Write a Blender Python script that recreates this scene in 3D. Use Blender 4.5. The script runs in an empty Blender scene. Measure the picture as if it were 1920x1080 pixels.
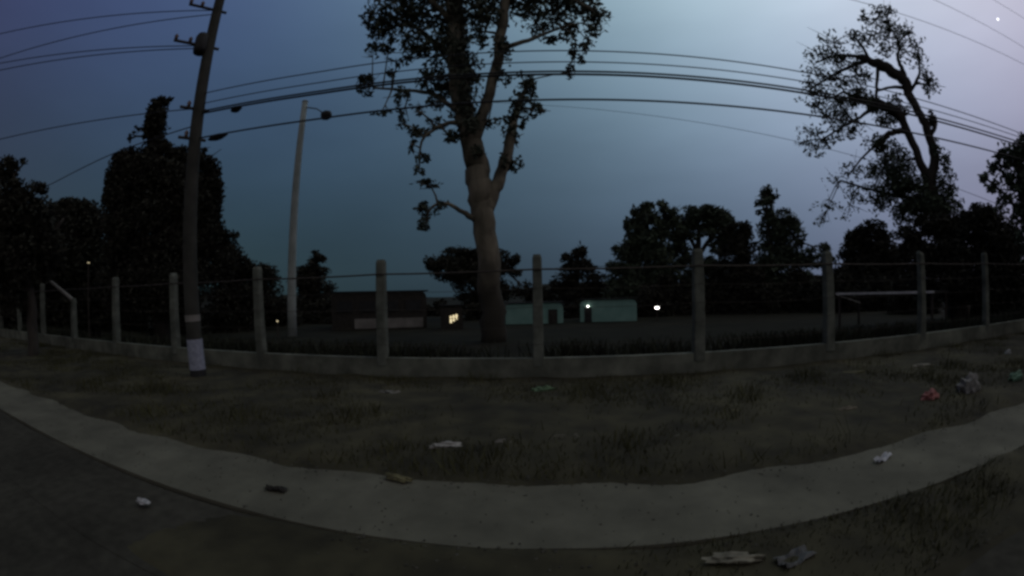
import bpy, bmesh, math, random
import numpy as np
from mathutils import Vector, Matrix

SC = bpy.context.scene
COL = SC.collection
RNG = np.random.default_rng(11)
random.seed(11)

# ------------------------------------------------------------------ camera
# A wide action-camera lens (equidistant fisheye, about 132 degrees across)
# held at 1.6 m, turned a little left of square-on to the roadside fence.
FPX = 832.0                       # focal length in pixels of the 1920 px photograph
CAM_Z = 1.6
YAW, PITCH, ROLL = -0.100, 0.0164, -0.0234
_cy, _sy, _cp, _sp = math.cos(YAW), math.sin(YAW), math.cos(PITCH), math.sin(PITCH)
_r0 = np.array([_cy, -_sy, 0.0]); FWD = np.array([_sy*_cp, _cy*_cp, _sp]); _u0 = np.array([-_sy*_sp, -_cy*_sp, _cp])
_c, _s = math.cos(ROLL), math.sin(ROLL)
RIGHT = _c*_r0 + _s*_u0
UP = -_s*_r0 + _c*_u0
cam = bpy.data.cameras.new('camera')
cam.type = 'PANO'
cam.panorama_type = 'FISHEYE_LENS_POLYNOMIAL'
cam.sensor_width = 36.0
cam.sensor_fit = 'HORIZONTAL'
cam.fisheye_fov = math.radians(200)
cam.fisheye_polynomial_k0 = 0.0
cam.fisheye_polynomial_k1 = -1.0/(FPX/1920.0*36.0)
cam.fisheye_polynomial_k2 = cam.fisheye_polynomial_k3 = cam.fisheye_polynomial_k4 = 0.0
cam.clip_start = 0.05
cam.clip_end = 3000
cam_ob = bpy.data.objects.new('camera', cam)
COL.objects.link(cam_ob)
m = Matrix.Identity(4)
for i in range(3):
    m[i][0], m[i][1], m[i][2] = RIGHT[i], UP[i], -FWD[i]
m[2][3] = CAM_Z
cam_ob.matrix_world = m
SC.camera = cam_ob

# ------------------------------------------------------------------ sky, sun, exposure
GLOW = (0.536, 0.339, 0.773)      # the last light of the day, high on the right
world = bpy.data.worlds.new('World'); SC.world = world; world.use_nodes = True
nt = world.node_tree; nt.nodes.clear()
def wn(kind, **kw):
    n = nt.nodes.new(kind)
    for k, v in kw.items(): setattr(n, k, v)
    return n
def wmath(op, a, b=None):
    n = wn('ShaderNodeMath', operation=op)
    for i, v in enumerate((a, b)):
        if v is None: continue
        if isinstance(v, (int, float)): n.inputs[i].default_value = v
        else: nt.links.new(v, n.inputs[i])
    return n.outputs[0]
def wdot(vec, co):
    n = wn('ShaderNodeVectorMath', operation='DOT_PRODUCT')
    nt.links.new(vec, n.inputs[0]); n.inputs[1].default_value = co
    return n.outputs['Value']
tc = wn('ShaderNodeTexCoord'); dirv = tc.outputs['Generated']
mapn = wn('ShaderNodeMapping'); nt.links.new(dirv, mapn.inputs['Vector']); mapn.inputs['Scale'].default_value = (1.6, 1.6, 5.0)
noi = wn('ShaderNodeTexNoise'); nt.links.new(mapn.outputs[0], noi.inputs['Vector']); noi.inputs['Scale'].default_value = 1.7; noi.inputs['Detail'].default_value = 3
cloud = wmath('ADD', wmath('MULTIPLY', noi.outputs['Fac'], 0.28), 0.86)
back_glow = wmath('MAXIMUM', wdot(dirv, (0.0, -1.0, 0.0)), 0.0)      # glow added in the unseen sky behind the camera to light the fence wall
chan = []
for lm, a, b, amp, gd, kp, back_amp in ((.50, -4.456, (-1.307, .375, 1.526), .808, (.544, .268, .795), 4.84, .25),
                                   (.50, -5.391, (-2.400, 1.541, 1.546), .874, (.481, .336, .810), 4.576, .26),
                                   (.55, -5.073, (-2.107, 1.401, 3.424), .901, (.539, .380, .751), 4.302, .28)):
    q = wmath('ADD', wdot(dirv, b), a)
    base = wmath('DIVIDE', lm, wmath('ADD', wmath('EXPONENT', wmath('MULTIPLY', q, -1.0)), 1.0))
    glow = wmath('EXPONENT', wmath('MULTIPLY', wmath('SUBTRACT', wdot(dirv, gd), 1.0), kp))
    tot = wmath('ADD', wmath('ADD', base, wmath('MULTIPLY', glow, amp)), wmath('MULTIPLY', back_glow, back_amp))
    chan.append(wmath('MULTIPLY', tot, cloud))
comb = wn('ShaderNodeCombineColor')
for i in range(3): nt.links.new(chan[i], comb.inputs[i])
sky = wn('ShaderNodeTexSky'); sky.sky_type = 'NISHITA'; sky.sun_disc = False
SUN_EL, SUN_ROT = math.radians(2.0), math.radians(60.0)
sky.sun_elevation = SUN_EL; sky.sun_rotation = SUN_ROT; sky.air_density = 1.0; sky.dust_density = 1.0
bg1 = wn('ShaderNodeBackground'); nt.links.new(comb.outputs[0], bg1.inputs[0]); bg1.inputs[1].default_value = 1.0
bg2 = wn('ShaderNodeBackground'); nt.links.new(sky.outputs[0], bg2.inputs[0]); bg2.inputs[1].default_value = 0.001
addn = wn('ShaderNodeAddShader'); nt.links.new(bg1.outputs[0], addn.inputs[0]); nt.links.new(bg2.outputs[0], addn.inputs[1])
wo = wn('ShaderNodeOutputWorld'); nt.links.new(addn.outputs[0], wo.inputs[0])

sun = bpy.data.lights.new('sun', 'SUN'); sun.energy = 0.03; sun.angle = math.radians(25); sun.color = (1.0, .93, .86)
sun_ob = bpy.data.objects.new('sun', sun); COL.objects.link(sun_ob)
sun_ob.rotation_euler = Vector(GLOW).to_track_quat('Z', 'Y').to_euler()

SC.view_settings.view_transform = 'Standard'
SC.view_settings.look = 'None'
SC.view_settings.exposure = 0.0
SC.view_settings.gamma = 1.0
SC.view_settings.use_curve_mapping = False
SC.render.engine = 'CYCLES'
SC.cycles.max_bounces = 4
SC.cycles.filter_width = 3.0      # a soft lens

# ------------------------------------------------------------------ helpers
CAM = np.array([0.0, 0.0, CAM_Z])
def ray(px, py):
    a = (px-960.0)/FPX; b = -(py-540.0)/FPX; t = math.hypot(a, b)
    return (RIGHT*a + UP*b)/max(t, 1e-9)*math.sin(t) + FWD*math.cos(t)
def at(px, py, rng):
    """the point seen at photo pixel (px, py) standing rng metres away over the ground"""
    d = ray(px, py)
    return CAM + d*(rng/math.hypot(d[0], d[1]))
def at_y(px, py, Y):
    d = ray(px, py); return CAM + d*(Y/d[1])
def floor_at(px, py, z=0.0):
    d = ray(px, py); return CAM + d*((z-CAM_Z)/d[2])

def tag(o, label=None, cat=None, group=None, kind=None):
    if label: o['label'] = label
    if cat: o['category'] = cat
    if group: o['group'] = group
    if kind: o['kind'] = kind
    return o
def empty(name, loc, label=None, cat=None, group=None, rz=0.0):
    o = bpy.data.objects.new(name, None); COL.objects.link(o)
    o.location = loc; o.rotation_euler = (0, 0, rz); o.empty_display_size = .2
    return tag(o, label, cat, group)

class MB:
    """collects geometry, then builds ONE mesh object"""
    def __init__(self): self.v = []; self.f = []; self.n = 0
    def add(self, verts, faces):
        verts = np.asarray(verts, float).reshape(-1, 3)
        self.v.append(verts)
        self.f.extend([tuple(int(i)+self.n for i in f) for f in faces]); self.n += len(verts)
    def box(self, c, s, rz=0.0, top=1.0):
        x, y, z = s[0]/2, s[1]/2, s[2]/2
        p = np.array([(-x,-y,-z),(x,-y,-z),(x,y,-z),(-x,y,-z),(-x*top,-y*top,z),(x*top,-y*top,z),(x*top,y*top,z),(-x*top,y*top,z)])
        ca, sa = math.cos(rz), math.sin(rz)
        p = np.stack([p[:,0]*ca-p[:,1]*sa, p[:,0]*sa+p[:,1]*ca, p[:,2]], 1) + np.asarray(c, float)
        self.add(p, [(3,2,1,0),(4,5,6,7),(0,1,5,4),(1,2,6,5),(2,3,7,6),(3,0,4,7)])
    def tube(self, pts, rad, n=8, cap=True):
        pts = np.asarray(pts, float); k = len(pts)
        rad = np.full(k, rad) if np.isscalar(rad) else np.asarray(rad, float)
        t = np.gradient(pts, axis=0); t /= np.linalg.norm(t, axis=1)[:, None] + 1e-12
        ref = np.array([0,0,1.0]) if abs(t[0][2]) < .9 else np.array([1.0,0,0])
        u = np.cross(t[0], ref); u /= np.linalg.norm(u)
        vs = []
        ang = np.arange(n)*2*math.pi/n
        for i in range(k):
            u = u - t[i]*(u@t[i]); u /= np.linalg.norm(u) + 1e-12
            w = np.cross(t[i], u)
            vs.append(pts[i] + rad[i]*(np.cos(ang)[:,None]*u + np.sin(ang)[:,None]*w))
        fs = [(i*n+j, i*n+(j+1)%n, (i+1)*n+(j+1)%n, (i+1)*n+j) for i in range(k-1) for j in range(n)]
        if cap: fs += [tuple(range(n-1,-1,-1)), tuple(range((k-1)*n, k*n))]
        self.add(np.concatenate(vs), fs)
    def lathe(self, prof, n=12, c=(0,0,0), M=None):
        ang = np.arange(n)*2*math.pi/n; vs = []
        for r, z in prof: vs.append(np.stack([r*np.cos(ang), r*np.sin(ang), np.full(n, z)], 1))
        vs = np.concatenate(vs)
        if M is not None: vs = vs @ np.asarray(M).T
        k = len(prof)
        fs = [(i*n+j, i*n+(j+1)%n, (i+1)*n+(j+1)%n, (i+1)*n+j) for i in range(k-1) for j in range(n)]
        fs += [tuple(range(n-1,-1,-1)), tuple(range((k-1)*n, k*n))]
        self.add(vs + np.asarray(c, float), fs)
    def build(self, name, mat, parent=None, origin=None, smooth=False):
        v = np.concatenate(self.v)
        if parent is not None and origin is None: origin = parent.location
        if origin is not None: v = v - np.asarray(origin, float)
        me = bpy.data.meshes.new(name); me.from_pydata(v.tolist(), [], self.f); me.validate()
        me.materials.append(mat)
        if smooth: me.polygons.foreach_set('use_smooth', [True]*len(me.polygons))
        o = bpy.data.objects.new(name, me); COL.objects.link(o)
        if parent is not None: o.parent = parent
        elif origin is not None: o.location = origin
        return o

def quads_mesh(name, V, mat, parent=None, origin=(0,0,0)):
    """V: (n,4,3) array of quads in world space"""
    n = len(V)
    me = bpy.data.meshes.new(name)
    me.vertices.add(4*n); me.vertices.foreach_set('co', (V.reshape(-1,3)-np.asarray(origin, float)).astype(np.float32).ravel())
    me.loops.add(4*n); me.loops.foreach_set('vertex_index', np.arange(4*n, dtype=np.int32))
    me.polygons.add(n); me.polygons.foreach_set('loop_start', np.arange(0, 4*n, 4, dtype=np.int32))
    me.polygons.foreach_set('loop_total', np.full(n, 4, dtype=np.int32))
    me.update(); me.validate(); me.materials.append(mat)
    o = bpy.data.objects.new(name, me); COL.objects.link(o)
    if parent is not None: o.parent = parent
    else: o.location = origin
    return o

# ------------------------------------------------------------------ materials
def mat(name, col, rough=.85, var=.25, scale=6.0, col2=None, bump=0.0, island=0.0, metal=0.0, stretch=None, spec=.2, patch=None):
    M = bpy.data.materials.new(name); M.use_nodes = True
    t = M.node_tree; b = t.nodes['Principled BSDF']
    b.inputs['Roughness'].default_value = rough; b.inputs['Metallic'].default_value = metal
    b.inputs['Specular IOR Level'].default_value = spec
    tcn = t.nodes.new('ShaderNodeTexCoord'); vec = tcn.outputs['Object']
    if stretch:
        mp = t.nodes.new('ShaderNodeMapping'); mp.inputs['Scale'].default_value = stretch
        t.links.new(vec, mp.inputs[0]); vec = mp.outputs[0]
    nz = t.nodes.new('ShaderNodeTexNoise'); nz.inputs['Scale'].default_value = scale; nz.inputs['Detail'].default_value = 6
    t.links.new(vec, nz.inputs['Vector'])
    rp = t.nodes.new('ShaderNodeValToRGB')
    c2 = col2 or tuple(c*(1+var) for c in col)
    c1 = col if col2 else tuple(c*(1-var) for c in col)
    rp.color_ramp.elements[0].position = .32; rp.color_ramp.elements[1].position = .68
    rp.color_ramp.elements[0].color = (*c1, 1); rp.color_ramp.elements[1].color = (*c2, 1)
    t.links.new(nz.outputs['Fac'], rp.inputs[0]); out = rp.outputs[0]
    if island:
        g = t.nodes.new('ShaderNodeNewGeometry'); mr = t.nodes.new('ShaderNodeMapRange')
        mr.inputs['To Min'].default_value = 1-island; mr.inputs['To Max'].default_value = 1+island
        t.links.new(g.outputs['Random Per Island'], mr.inputs[0])
        mx = t.nodes.new('ShaderNodeVectorMath'); mx.operation = 'SCALE'
        t.links.new(out, mx.inputs[0]); t.links.new(mr.outputs[0], mx.inputs['Scale']); out = mx.outputs[0]
    if patch:
        pn = t.nodes.new('ShaderNodeTexNoise'); pn.inputs['Scale'].default_value = patch[0]; pn.inputs['Detail'].default_value = 7; pn.inputs['Roughness'].default_value = .62
        t.links.new(tcn.outputs['Object'], pn.inputs['Vector'])
        pr = t.nodes.new('ShaderNodeMapRange'); pr.inputs['From Min'].default_value = .34; pr.inputs['From Max'].default_value = .64
        pr.inputs['To Min'].default_value = patch[1]; pr.inputs['To Max'].default_value = patch[2]; t.links.new(pn.outputs['Fac'], pr.inputs[0])
        px_ = t.nodes.new('ShaderNodeVectorMath'); px_.operation = 'SCALE'; t.links.new(out, px_.inputs[0]); t.links.new(pr.outputs[0], px_.inputs['Scale']); out = px_.outputs[0]
    t.links.new(out, b.inputs['Base Color'])
    if bump:
        bn = t.nodes.new('ShaderNodeBump'); bn.inputs['Strength'].default_value = bump; bn.inputs['Distance'].default_value = .03
        t.links.new(nz.outputs['Fac'], bn.inputs['Height']); t.links.new(bn.outputs[0], b.inputs['Normal'])
    return M
def emit(name, col, strength):
    M = bpy.data.materials.new(name); M.use_nodes = True
    t = M.node_tree; b = t.nodes['Principled BSDF']
    b.inputs['Base Color'].default_value = (*col, 1); b.inputs['Emission Color'].default_value = (*col, 1)
    b.inputs['Emission Strength'].default_value = strength
    return M

M_ground = mat('field_soil', (.011,.0105,.0075), .95, col2=(.020,.019,.013), scale=.6, bump=.3, spec=.05)
M_verge  = mat('verge_soil', (.026,.023,.013), .95, col2=(.056,.050,.027), scale=2.5, bump=.6, patch=(.55,.45,1.15))
M_path   = mat('path_concrete', (.080,.076,.055), .9, col2=(.116,.110,.080), scale=1.1, bump=.2, patch=(1.7,.72,1.08))
M_road   = mat('asphalt', (.030,.028,.022), .95, col2=(.044,.041,.032), scale=9, bump=.3, spec=.05, patch=(.8,.75,1.2))
M_conc   = mat('old_concrete', (.072,.078,.063), .9, col2=(.120,.127,.104), scale=5, bump=.3, patch=(2.2,.6,1.1))
M_wall   = mat('wall_concrete', (.092,.097,.076), .9, col2=(.150,.153,.120), scale=3, bump=.3, patch=(1.3,.5,1.1))
M_pole   = mat('pole_concrete', (.026,.026,.022), .9, col2=(.045,.044,.037), scale=3)
M_pole2  = mat('pale_pole_concrete', (.20,.22,.20), .9, col2=(.27,.29,.27), scale=2)
M_paint  = mat('white_blue_paint', (.17,.18,.225), .7, col2=(.27,.285,.34), scale=14)
M_dark   = mat('dark_paint', (.02,.02,.02), .7)
M_steel  = mat('rusty_steel', (.045,.038,.032), .7, metal=.3)
M_cable  = mat('cable_rubber', (.012,.012,.014), .6)
M_insul  = mat('insulator_porcelain', (.10,.06,.045), .3)
M_bark   = mat('pale_bark', (.075,.067,.050), .95, col2=(.17,.148,.11), scale=3, bump=.5, stretch=(1,1,.35))
M_bark2  = mat('dark_bark', (.022,.019,.016), .95, col2=(.040,.034,.028), scale=4, bump=.5, stretch=(1,1,.3))
M_leafd  = mat('dark_leaf', (.020,.019,.013), .9, var=.25, island=.35, scale=1.5)
M_leafg  = mat('gum_leaf', (.046,.054,.038), .75, var=.3, island=.5, scale=1.2)
M_leafm  = mat('mid_leaf', (.042,.054,.034), .8, var=.3, island=.5, scale=1.2)
M_grass  = mat('grass_blade', (.046,.045,.021), .95, var=.35, island=.4, scale=.8, spec=.05)
M_weed   = mat('weed_leaf', (.020,.022,.013), .9, var=.3, island=.5, scale=1)
M_turq   = mat('turquoise_paint', (.13,.24,.21), .8, col2=(.18,.30,.26), scale=2)
M_roof   = mat('dark_roof_sheet', (.012,.011,.010), .95, scale=4)
M_brick  = mat('dark_wall', (.03,.027,.023), .9, scale=6)
M_pale   = mat('pale_wall_paint', (.16,.15,.135), .9, scale=2)
M_white  = mat('white_paint', (.45,.43,.40), .7, scale=4)
M_lampw  = emit('lamp_white', (1.0,.97,.90), 6.0)
M_lampy  = emit('lamp_warm', (1.0,.84,.50), 1.0)
M_star   = emit('star_light', (1.0,1.0,1.0), 2.5)

def gum_bark_shaded_base():  # shade on the lower trunk is painted in, colour darkens toward the base
    M = mat('gum_bark_shaded_base', (.075,.067,.050), .95, col2=(.17,.148,.11), scale=3, bump=.6, stretch=(1,1,.35))
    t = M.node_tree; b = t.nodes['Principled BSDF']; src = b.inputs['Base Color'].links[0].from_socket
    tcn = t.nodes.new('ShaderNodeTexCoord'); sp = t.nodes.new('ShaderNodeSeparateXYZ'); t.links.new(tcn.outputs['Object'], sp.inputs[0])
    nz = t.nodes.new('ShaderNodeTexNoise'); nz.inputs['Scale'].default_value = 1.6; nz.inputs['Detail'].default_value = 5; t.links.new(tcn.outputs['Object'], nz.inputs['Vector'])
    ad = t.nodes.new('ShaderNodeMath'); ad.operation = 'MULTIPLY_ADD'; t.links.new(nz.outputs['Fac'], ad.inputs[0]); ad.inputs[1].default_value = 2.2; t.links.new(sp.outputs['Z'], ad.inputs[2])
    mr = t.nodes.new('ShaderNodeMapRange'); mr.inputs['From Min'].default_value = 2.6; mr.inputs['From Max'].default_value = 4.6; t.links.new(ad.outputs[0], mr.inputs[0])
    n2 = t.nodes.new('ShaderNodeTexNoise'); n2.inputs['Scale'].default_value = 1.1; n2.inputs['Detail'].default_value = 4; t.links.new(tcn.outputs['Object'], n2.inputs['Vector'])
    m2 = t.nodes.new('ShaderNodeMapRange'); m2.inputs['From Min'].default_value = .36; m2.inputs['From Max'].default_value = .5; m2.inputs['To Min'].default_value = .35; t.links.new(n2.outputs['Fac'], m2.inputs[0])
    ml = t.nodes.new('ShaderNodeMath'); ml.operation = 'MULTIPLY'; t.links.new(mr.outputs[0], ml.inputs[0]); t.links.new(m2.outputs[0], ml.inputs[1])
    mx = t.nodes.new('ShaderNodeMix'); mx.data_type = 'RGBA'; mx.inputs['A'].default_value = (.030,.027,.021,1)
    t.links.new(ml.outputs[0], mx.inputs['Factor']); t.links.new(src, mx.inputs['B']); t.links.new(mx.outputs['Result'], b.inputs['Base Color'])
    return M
M_gum = gum_bark_shaded_base()

# ------------------------------------------------------------------ the setting
def strip(name, y0, y1, z, matl, x0=-160, x1=160, dx=2.0, wob=0.0, thick=0.0):
    """a long sheet along the road with an uneven far edge and, if thick, a real edge"""
    xs = np.arange(x0, x1+dx, dx); n = len(xs)
    r = np.random.default_rng(abs(hash(name)) % 1000 if False else len(name)*7)
    w1 = r.normal(0, wob, n); w2 = r.normal(0, wob*.4, n)
    A = np.stack([xs, y0+w2, np.full(n, z)], 1); B = np.stack([xs, y1+w1, np.full(n, z)], 1)
    mb = MB(); f = [(i, i+1, n+i+1, n+i) for i in range(n-1)]
    if thick:
        A2 = A - (0,0,thick); B2 = B - (0,0,thick)
        mb.add(np.concatenate([A, B, A2, B2]), f + [(2*n+i, 2*n+i+1, i+1, i) for i in range(n-1)] + [(n+i, n+i+1, 3*n+i+1, 3*n+i) for i in range(n-1)])
    else: mb.add(np.concatenate([A, B]), f)
    return tag(mb.build(name, matl), kind='structure')

mb = MB(); mb.add([(-1500,-400,-.012),(1500,-400,-.012),(1500,2500,-.012),(-1500,2500,-.012)], [(0,1,2,3)])
ground = tag(mb.build('ground', M_ground), kind='structure')
strip('road', -9.0, 1.45, 0.012, M_road, dx=1.0, wob=.03)
# uneven soil verge between path and fence
def verge(name, y0, y1, amp, seed, prof, nx=640, ny=30):
    r = np.random.default_rng(seed)
    xs = np.sign(np.linspace(-1, 1, nx))*np.abs(np.linspace(-1, 1, nx))**1.6*60; ys = np.linspace(y0, y1, ny)
    X, Y = np.meshgrid(xs, ys)
    Z = sum(a*np.sin(X*fx + Y*fy + ph) for a, fx, fy, ph in [(r.uniform(.3,1), r.uniform(.4,5.5), r.uniform(-4,4), r.uniform(0,6)) for _ in range(12)])/4
    Z = prof(X, Y) + amp*(Z + r.normal(0, .06, X.shape))
    V = np.stack([X, Y, Z], -1).reshape(-1, 3)
    f = [(j*nx+i, j*nx+i+1, (j+1)*nx+i+1, (j+1)*nx+i) for j in range(ny-1) for i in range(nx-1)]
    mb = MB(); mb.add(V, f)
    return tag(mb.build(name, M_verge, smooth=True), kind='structure')
verge('verge', 3.10, 8.05, .028, 3, lambda X, Y: .03 + np.clip((Y-3.42)*.22, -.08, .05))
verge('verge_beside_road', 1.25, 2.75, .022, 5, lambda X, Y: .012 + np.clip((2.46-Y)*.30, -.12, .03)*1.0 - .075/(1+np.exp((X+2.6)*3)) - np.clip((1.5-Y)*.3, 0, .1))
strip('footpath', 2.43, 3.50, 0.030, M_path, dx=.5, wob=.01, thick=.07)
# worn asphalt apron where the road widens on the left
mb = MB(); r = np.random.default_rng(6); ys = np.linspace(1.40, 2.40, 14); xe = -1.0 - (2.40-ys)*.9 + r.normal(0, .07, 14)
xs = np.linspace(-70, -3, 60); V = []; n_ = len(ys)
cols = [np.stack([np.full(n_, x), ys + (r.normal(0, .012, n_) if i else 0), np.full(n_, .016)], 1) for i, x in enumerate(xs)] + [np.stack([xe, ys, np.full(n_, .016)], 1)]
V = np.concatenate(cols); k_ = len(cols)
mb.add(V, [(i*n_+j, (i+1)*n_+j, (i+1)*n_+j+1, i*n_+j+1) for i in range(k_-1) for j in range(n_-1)])
tag(mb.build('road_apron', M_road), kind='structure')
# far ridge behind the trees
mb = MB(); r = np.random.default_rng(4); xs = np.linspace(-900, 1300, 120)
hz = 9 + 5*np.sin(xs/130.) + 4*np.sin(xs/47.+1) + r.normal(0, .8, 120)
A = np.stack([xs, np.full(120, 420.), np.full(120, -1.)], 1); B = np.stack([xs, np.full(120, 470.), hz], 1); C_ = np.stack([xs, np.full(120, 620.), np.full(120, -1.)], 1)
mb.add(np.concatenate([A, B, C_]), [(i, i+1, 121+i, 120+i) for i in range(119)] + [(120+i, 121+i, 241+i, 240+i) for i in range(119)])
tag(mb.build('hills', M_ground, smooth=True), kind='structure')

# ------------------------------------------------------------------ fence: low wall, concrete posts, strands
FY, FX0, FS = 8.10, -3.381, 3.026
WALL_H, POST_H = .44, 2.33
fence = empty('perimeter_fence', (0, FY, 0), 'long concrete post and wire fence standing on a low wall beside the verge', 'fence')
mb = MB(); mb.box((0, FY, WALL_H/2-.05), (130, .16, WALL_H+.1))
mb.build('base_wall', M_wall, fence)
def post_geo(mb, x, h, w=.10, lx=0.0, ly=0.0, chip=0.0):
    c = .022; prof = [(-w+c,-w),(w-c,-w),(w,-w+c),(w,w-c),(w-c,w),(-w+c,w),(-w,w-c),(-w,-w+c)]
    lev = [(WALL_H-.15, 1.08), (h-.06, .92), (h, .70)]
    V = [(x+px*k+lx*(z-WALL_H), FY+py*k+ly*(z-WALL_H), z-(chip if z > h-.07 and j < 3 else 0)) for z, k in lev for j, (px, py) in enumerate(prof)]
    F = [(i*8+j, i*8+(j+1)%8, i*8+8+(j+1)%8, i*8+8+j) for i in range(2) for j in range(8)] + [tuple(range(16,24)), tuple(range(7,-1,-1))]
    mb.add(V, F)
post_x = []
for n in range(-8, 9):
    x = FX0 + n*FS; h = POST_H + random.uniform(-.05,.05); post_x.append(x)
    if n == -4: h = 1.75
    mb = MB(); post_geo(mb, x, h, random.uniform(.088,.106), random.gauss(0,.012), random.gauss(0,.012), random.choice((0,0,.02,.045)))
    p = mb.build('post', M_conc, fence)
    if n == -4:
        p['label'] = 'shorter post with a pale angled arm on top'
        mb = MB(); mb.tube([(x, FY, h-.12), (x-.05, FY-.08, h), (x-.50, FY-.85, h+.62)], [.075,.075,.06], 8)
        mb.build('angled_arm', M_pale, p, origin=fence.location)
def strand(z, rad, sag):
    mb = MB()
    for i in range(len(post_x)-1):
        a, b = post_x[i], post_x[i+1]
        t = np.linspace(0, 1, 6)
        mb.tube(np.stack([a+(b-a)*t, np.full(6, FY-.105), z - sag*4*t*(1-t)], 1), rad, 5)
    return mb
strand(2.06, .017, .02).build('top_rail_wire', M_steel, fence)
for z in (1.72, 1.38, 1.02, .70): strand(z, .004, .03).build('wire_strand', M_steel, fence)

# ------------------------------------------------------------------ utility poles
B1 = np.array([-7.12, 6.70, 0.0])
T1p = B1 + np.array([-.0287, -.0305, 1.0])*10.4
pole = empty('utility_pole', B1, 'dark concrete utility pole with white and blue painted base standing on the verge', 'utility pole')
ts = np.linspace(0, 1, 12)
axis = lambda t: np.array(B1)*(1-t) + np.array(T1p)*t + np.array([0,0,-.2*(t==0)])
mb = MB(); mb.tube([axis(t) for t in ts], .175-.06*ts, 14); mb.build('shaft', M_pole, pole, smooth=True)
def on_pole(z): return (z-B1[2])/(T1p[2]-B1[2])
for z0, z1, mm, nm in ((.0, .20, M_dark, 'dark_foot_band'), (.22, .84, M_paint, 'painted_band'), (1.20, 1.33, M_pale, 'poster')):
    mb = MB(); a, b = on_pole(z0), on_pole(z1)
    mb.tube([axis(a+.0001), axis(b)], [.181-.06*a, .181-.06*b], 14); mb.build(nm, mm, pole, smooth=False)
rdir = np.array([-.55, -.83, 0])
for k, (py, ln) in enumerate(((38, .75), (98, .9), (205, .45), (258, .4))):
    z = at_y(398, py, B1[1])[2]; c = axis(on_pole(z))
    mb = MB(); mb.tube([c + rdir*(-.25), c + rdir*ln], .035, 6); arm = mb.build('crossarm', M_steel, pole)
    for j in range(2 if ln > .6 else 1):
        q = c + rdir*(ln*(.55+.4*j))
        mb = MB(); mb.lathe([(.02,0),(.05,.02),(.035,.05),(.055,.08),(.03,.12),(.02,.14)], 10, q+np.array([0,0,.03])); mb.build('insulator', M_insul, arm, origin=pole.location, smooth=True)
mb = MB(); mb.lathe([(.05,-.02),(.15,0),(.17,.1),(.17,.42),(.13,.5),(.05,.52)], 14, axis(on_pole(7.05))+rdir*.22); mb.build('junction_drum', M_dark, pole, smooth=True)

B2 = floor_at(548, 630)
top2 = at_y(572, 192, B2[1])
pole2 = empty('concrete_pole', B2, 'pale grey concrete pole rising behind the fence beside the big gum tree', 'utility pole')
mb = MB(); mb.tube([B2*(1-t)+top2*t+np.array([0,0,-.3*(t==0)]) for t in np.linspace(0,1,8)], np.linspace(.21,.14,8), 14); mb.build('shaft', M_pole2, pole2, smooth=True)
mb = MB(); mb.lathe([(.15,0),(.16,.04),(.10,.10)], 14, top2); mb.build('cap', M_pole2, pole2)
mb = MB(); mb.tube([top2+(0,0,-.25), at_y(594,204,B2[1]), at_y(606,212,B2[1])], .03, 6); arm = mb.build('bracket', M_steel, pole2)
q = at_y(612, 216, B2[1]); mb = MB(); mb.lathe([(.05,-.28),(.20,-.2),(.24,0),(.18,.2),(.05,.26)], 12, q, M=np.array([[0,0,1],[0,1,0],[-1,0,0]])); mb.build('lamp_head', M_dark, arm, origin=pole2.location, smooth=True)

# ------------------------------------------------------------------ overhead cables
WY = B1[1]
def cable(pts, rad, label, name='overhead_cable', group=None):
    mb = MB(); mb.tube(pts, rad, 6)
    o = mb.build(name, M_cable, origin=np.asarray(pts[0])); return tag(o, label, 'cable', group)
SPANS = []
def span(pxs, name_label, rad, right_x=24.0):
    """a cable strung from the pole through the listed photo points, a parabola in x"""
    P_ = np.array([at_y(x, y, WY) for x, y in pxs])
    co = np.polyfit(P_[:,0], P_[:,2], 2); SPANS.append(co)
    st = axis(on_pole(np.polyval(co, B1[0]-.4))); st[2] = np.polyval(co, st[0])
    xs = np.linspace(st[0], right_x, 60); ys = WY + (st[1]-WY)*np.clip(1-(xs-st[0])/3, 0, 1)
    return cable(np.stack([xs, ys, np.polyval(co, xs)], 1), rad, name_label)
span([(400,178),(640,128),(1130,97),(1280,106),(1500,133),(1740,190),(1905,247)], 'highest thin cable along the road from the dark pole past both tall trees', .011)
span([(420,190),(640,150),(1130,120),(1280,125),(1500,148),(1740,203),(1900,254)], 'thin cable just above the thick twin cables along the road', .010)
span([(420,205),(640,165),(1100,136),(1280,143),(1500,164),(1760,222),(1890,260)], 'upper of the thick twin cables strung along the road', .017)
span([(420,210),(640,168),(1100,142),(1280,149),(1510,172),(1760,228),(1880,263)], 'lower of the thick twin cables strung along the road', .020)
span([(425,255),(500,237),(640,216),(1030,188),(1280,193),(1533,217),(1857,283)], 'lowest thick cable along the road carrying the black splice bundles', .017)
# high thin lines at the right, strung from the top of the pole over the road's edge
for (x0, y0), (x1, y1), lab in (((1680,23),(1913,117),'lowest of the three faint high lines above the leaning tree'), ((1753,0),(1900,77),'middle of the three faint high lines above the leaning tree'), ((1860,-2),(1913,30),'highest of the three faint high lines near the evening star')):
    p0, p1 = at_y(x0, y0, WY), at_y(x1, y1, WY); d_ = p1-p0; d_ /= abs(d_[0])
    cable([p0 + d_*t for t in np.linspace(-6, 22, 16)], .007, lab)
# thin line to the field
a = at(1000, 196, 30); b = at(1480, 262, 22); cable([a + (b-a)*t - np.array([0,0,.6*4*t*(1-t)])*0 for t in np.linspace(-.25, 1.6, 20)], .012, 'faint thin line crossing behind the big gum tree toward the bare tree')
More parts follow.
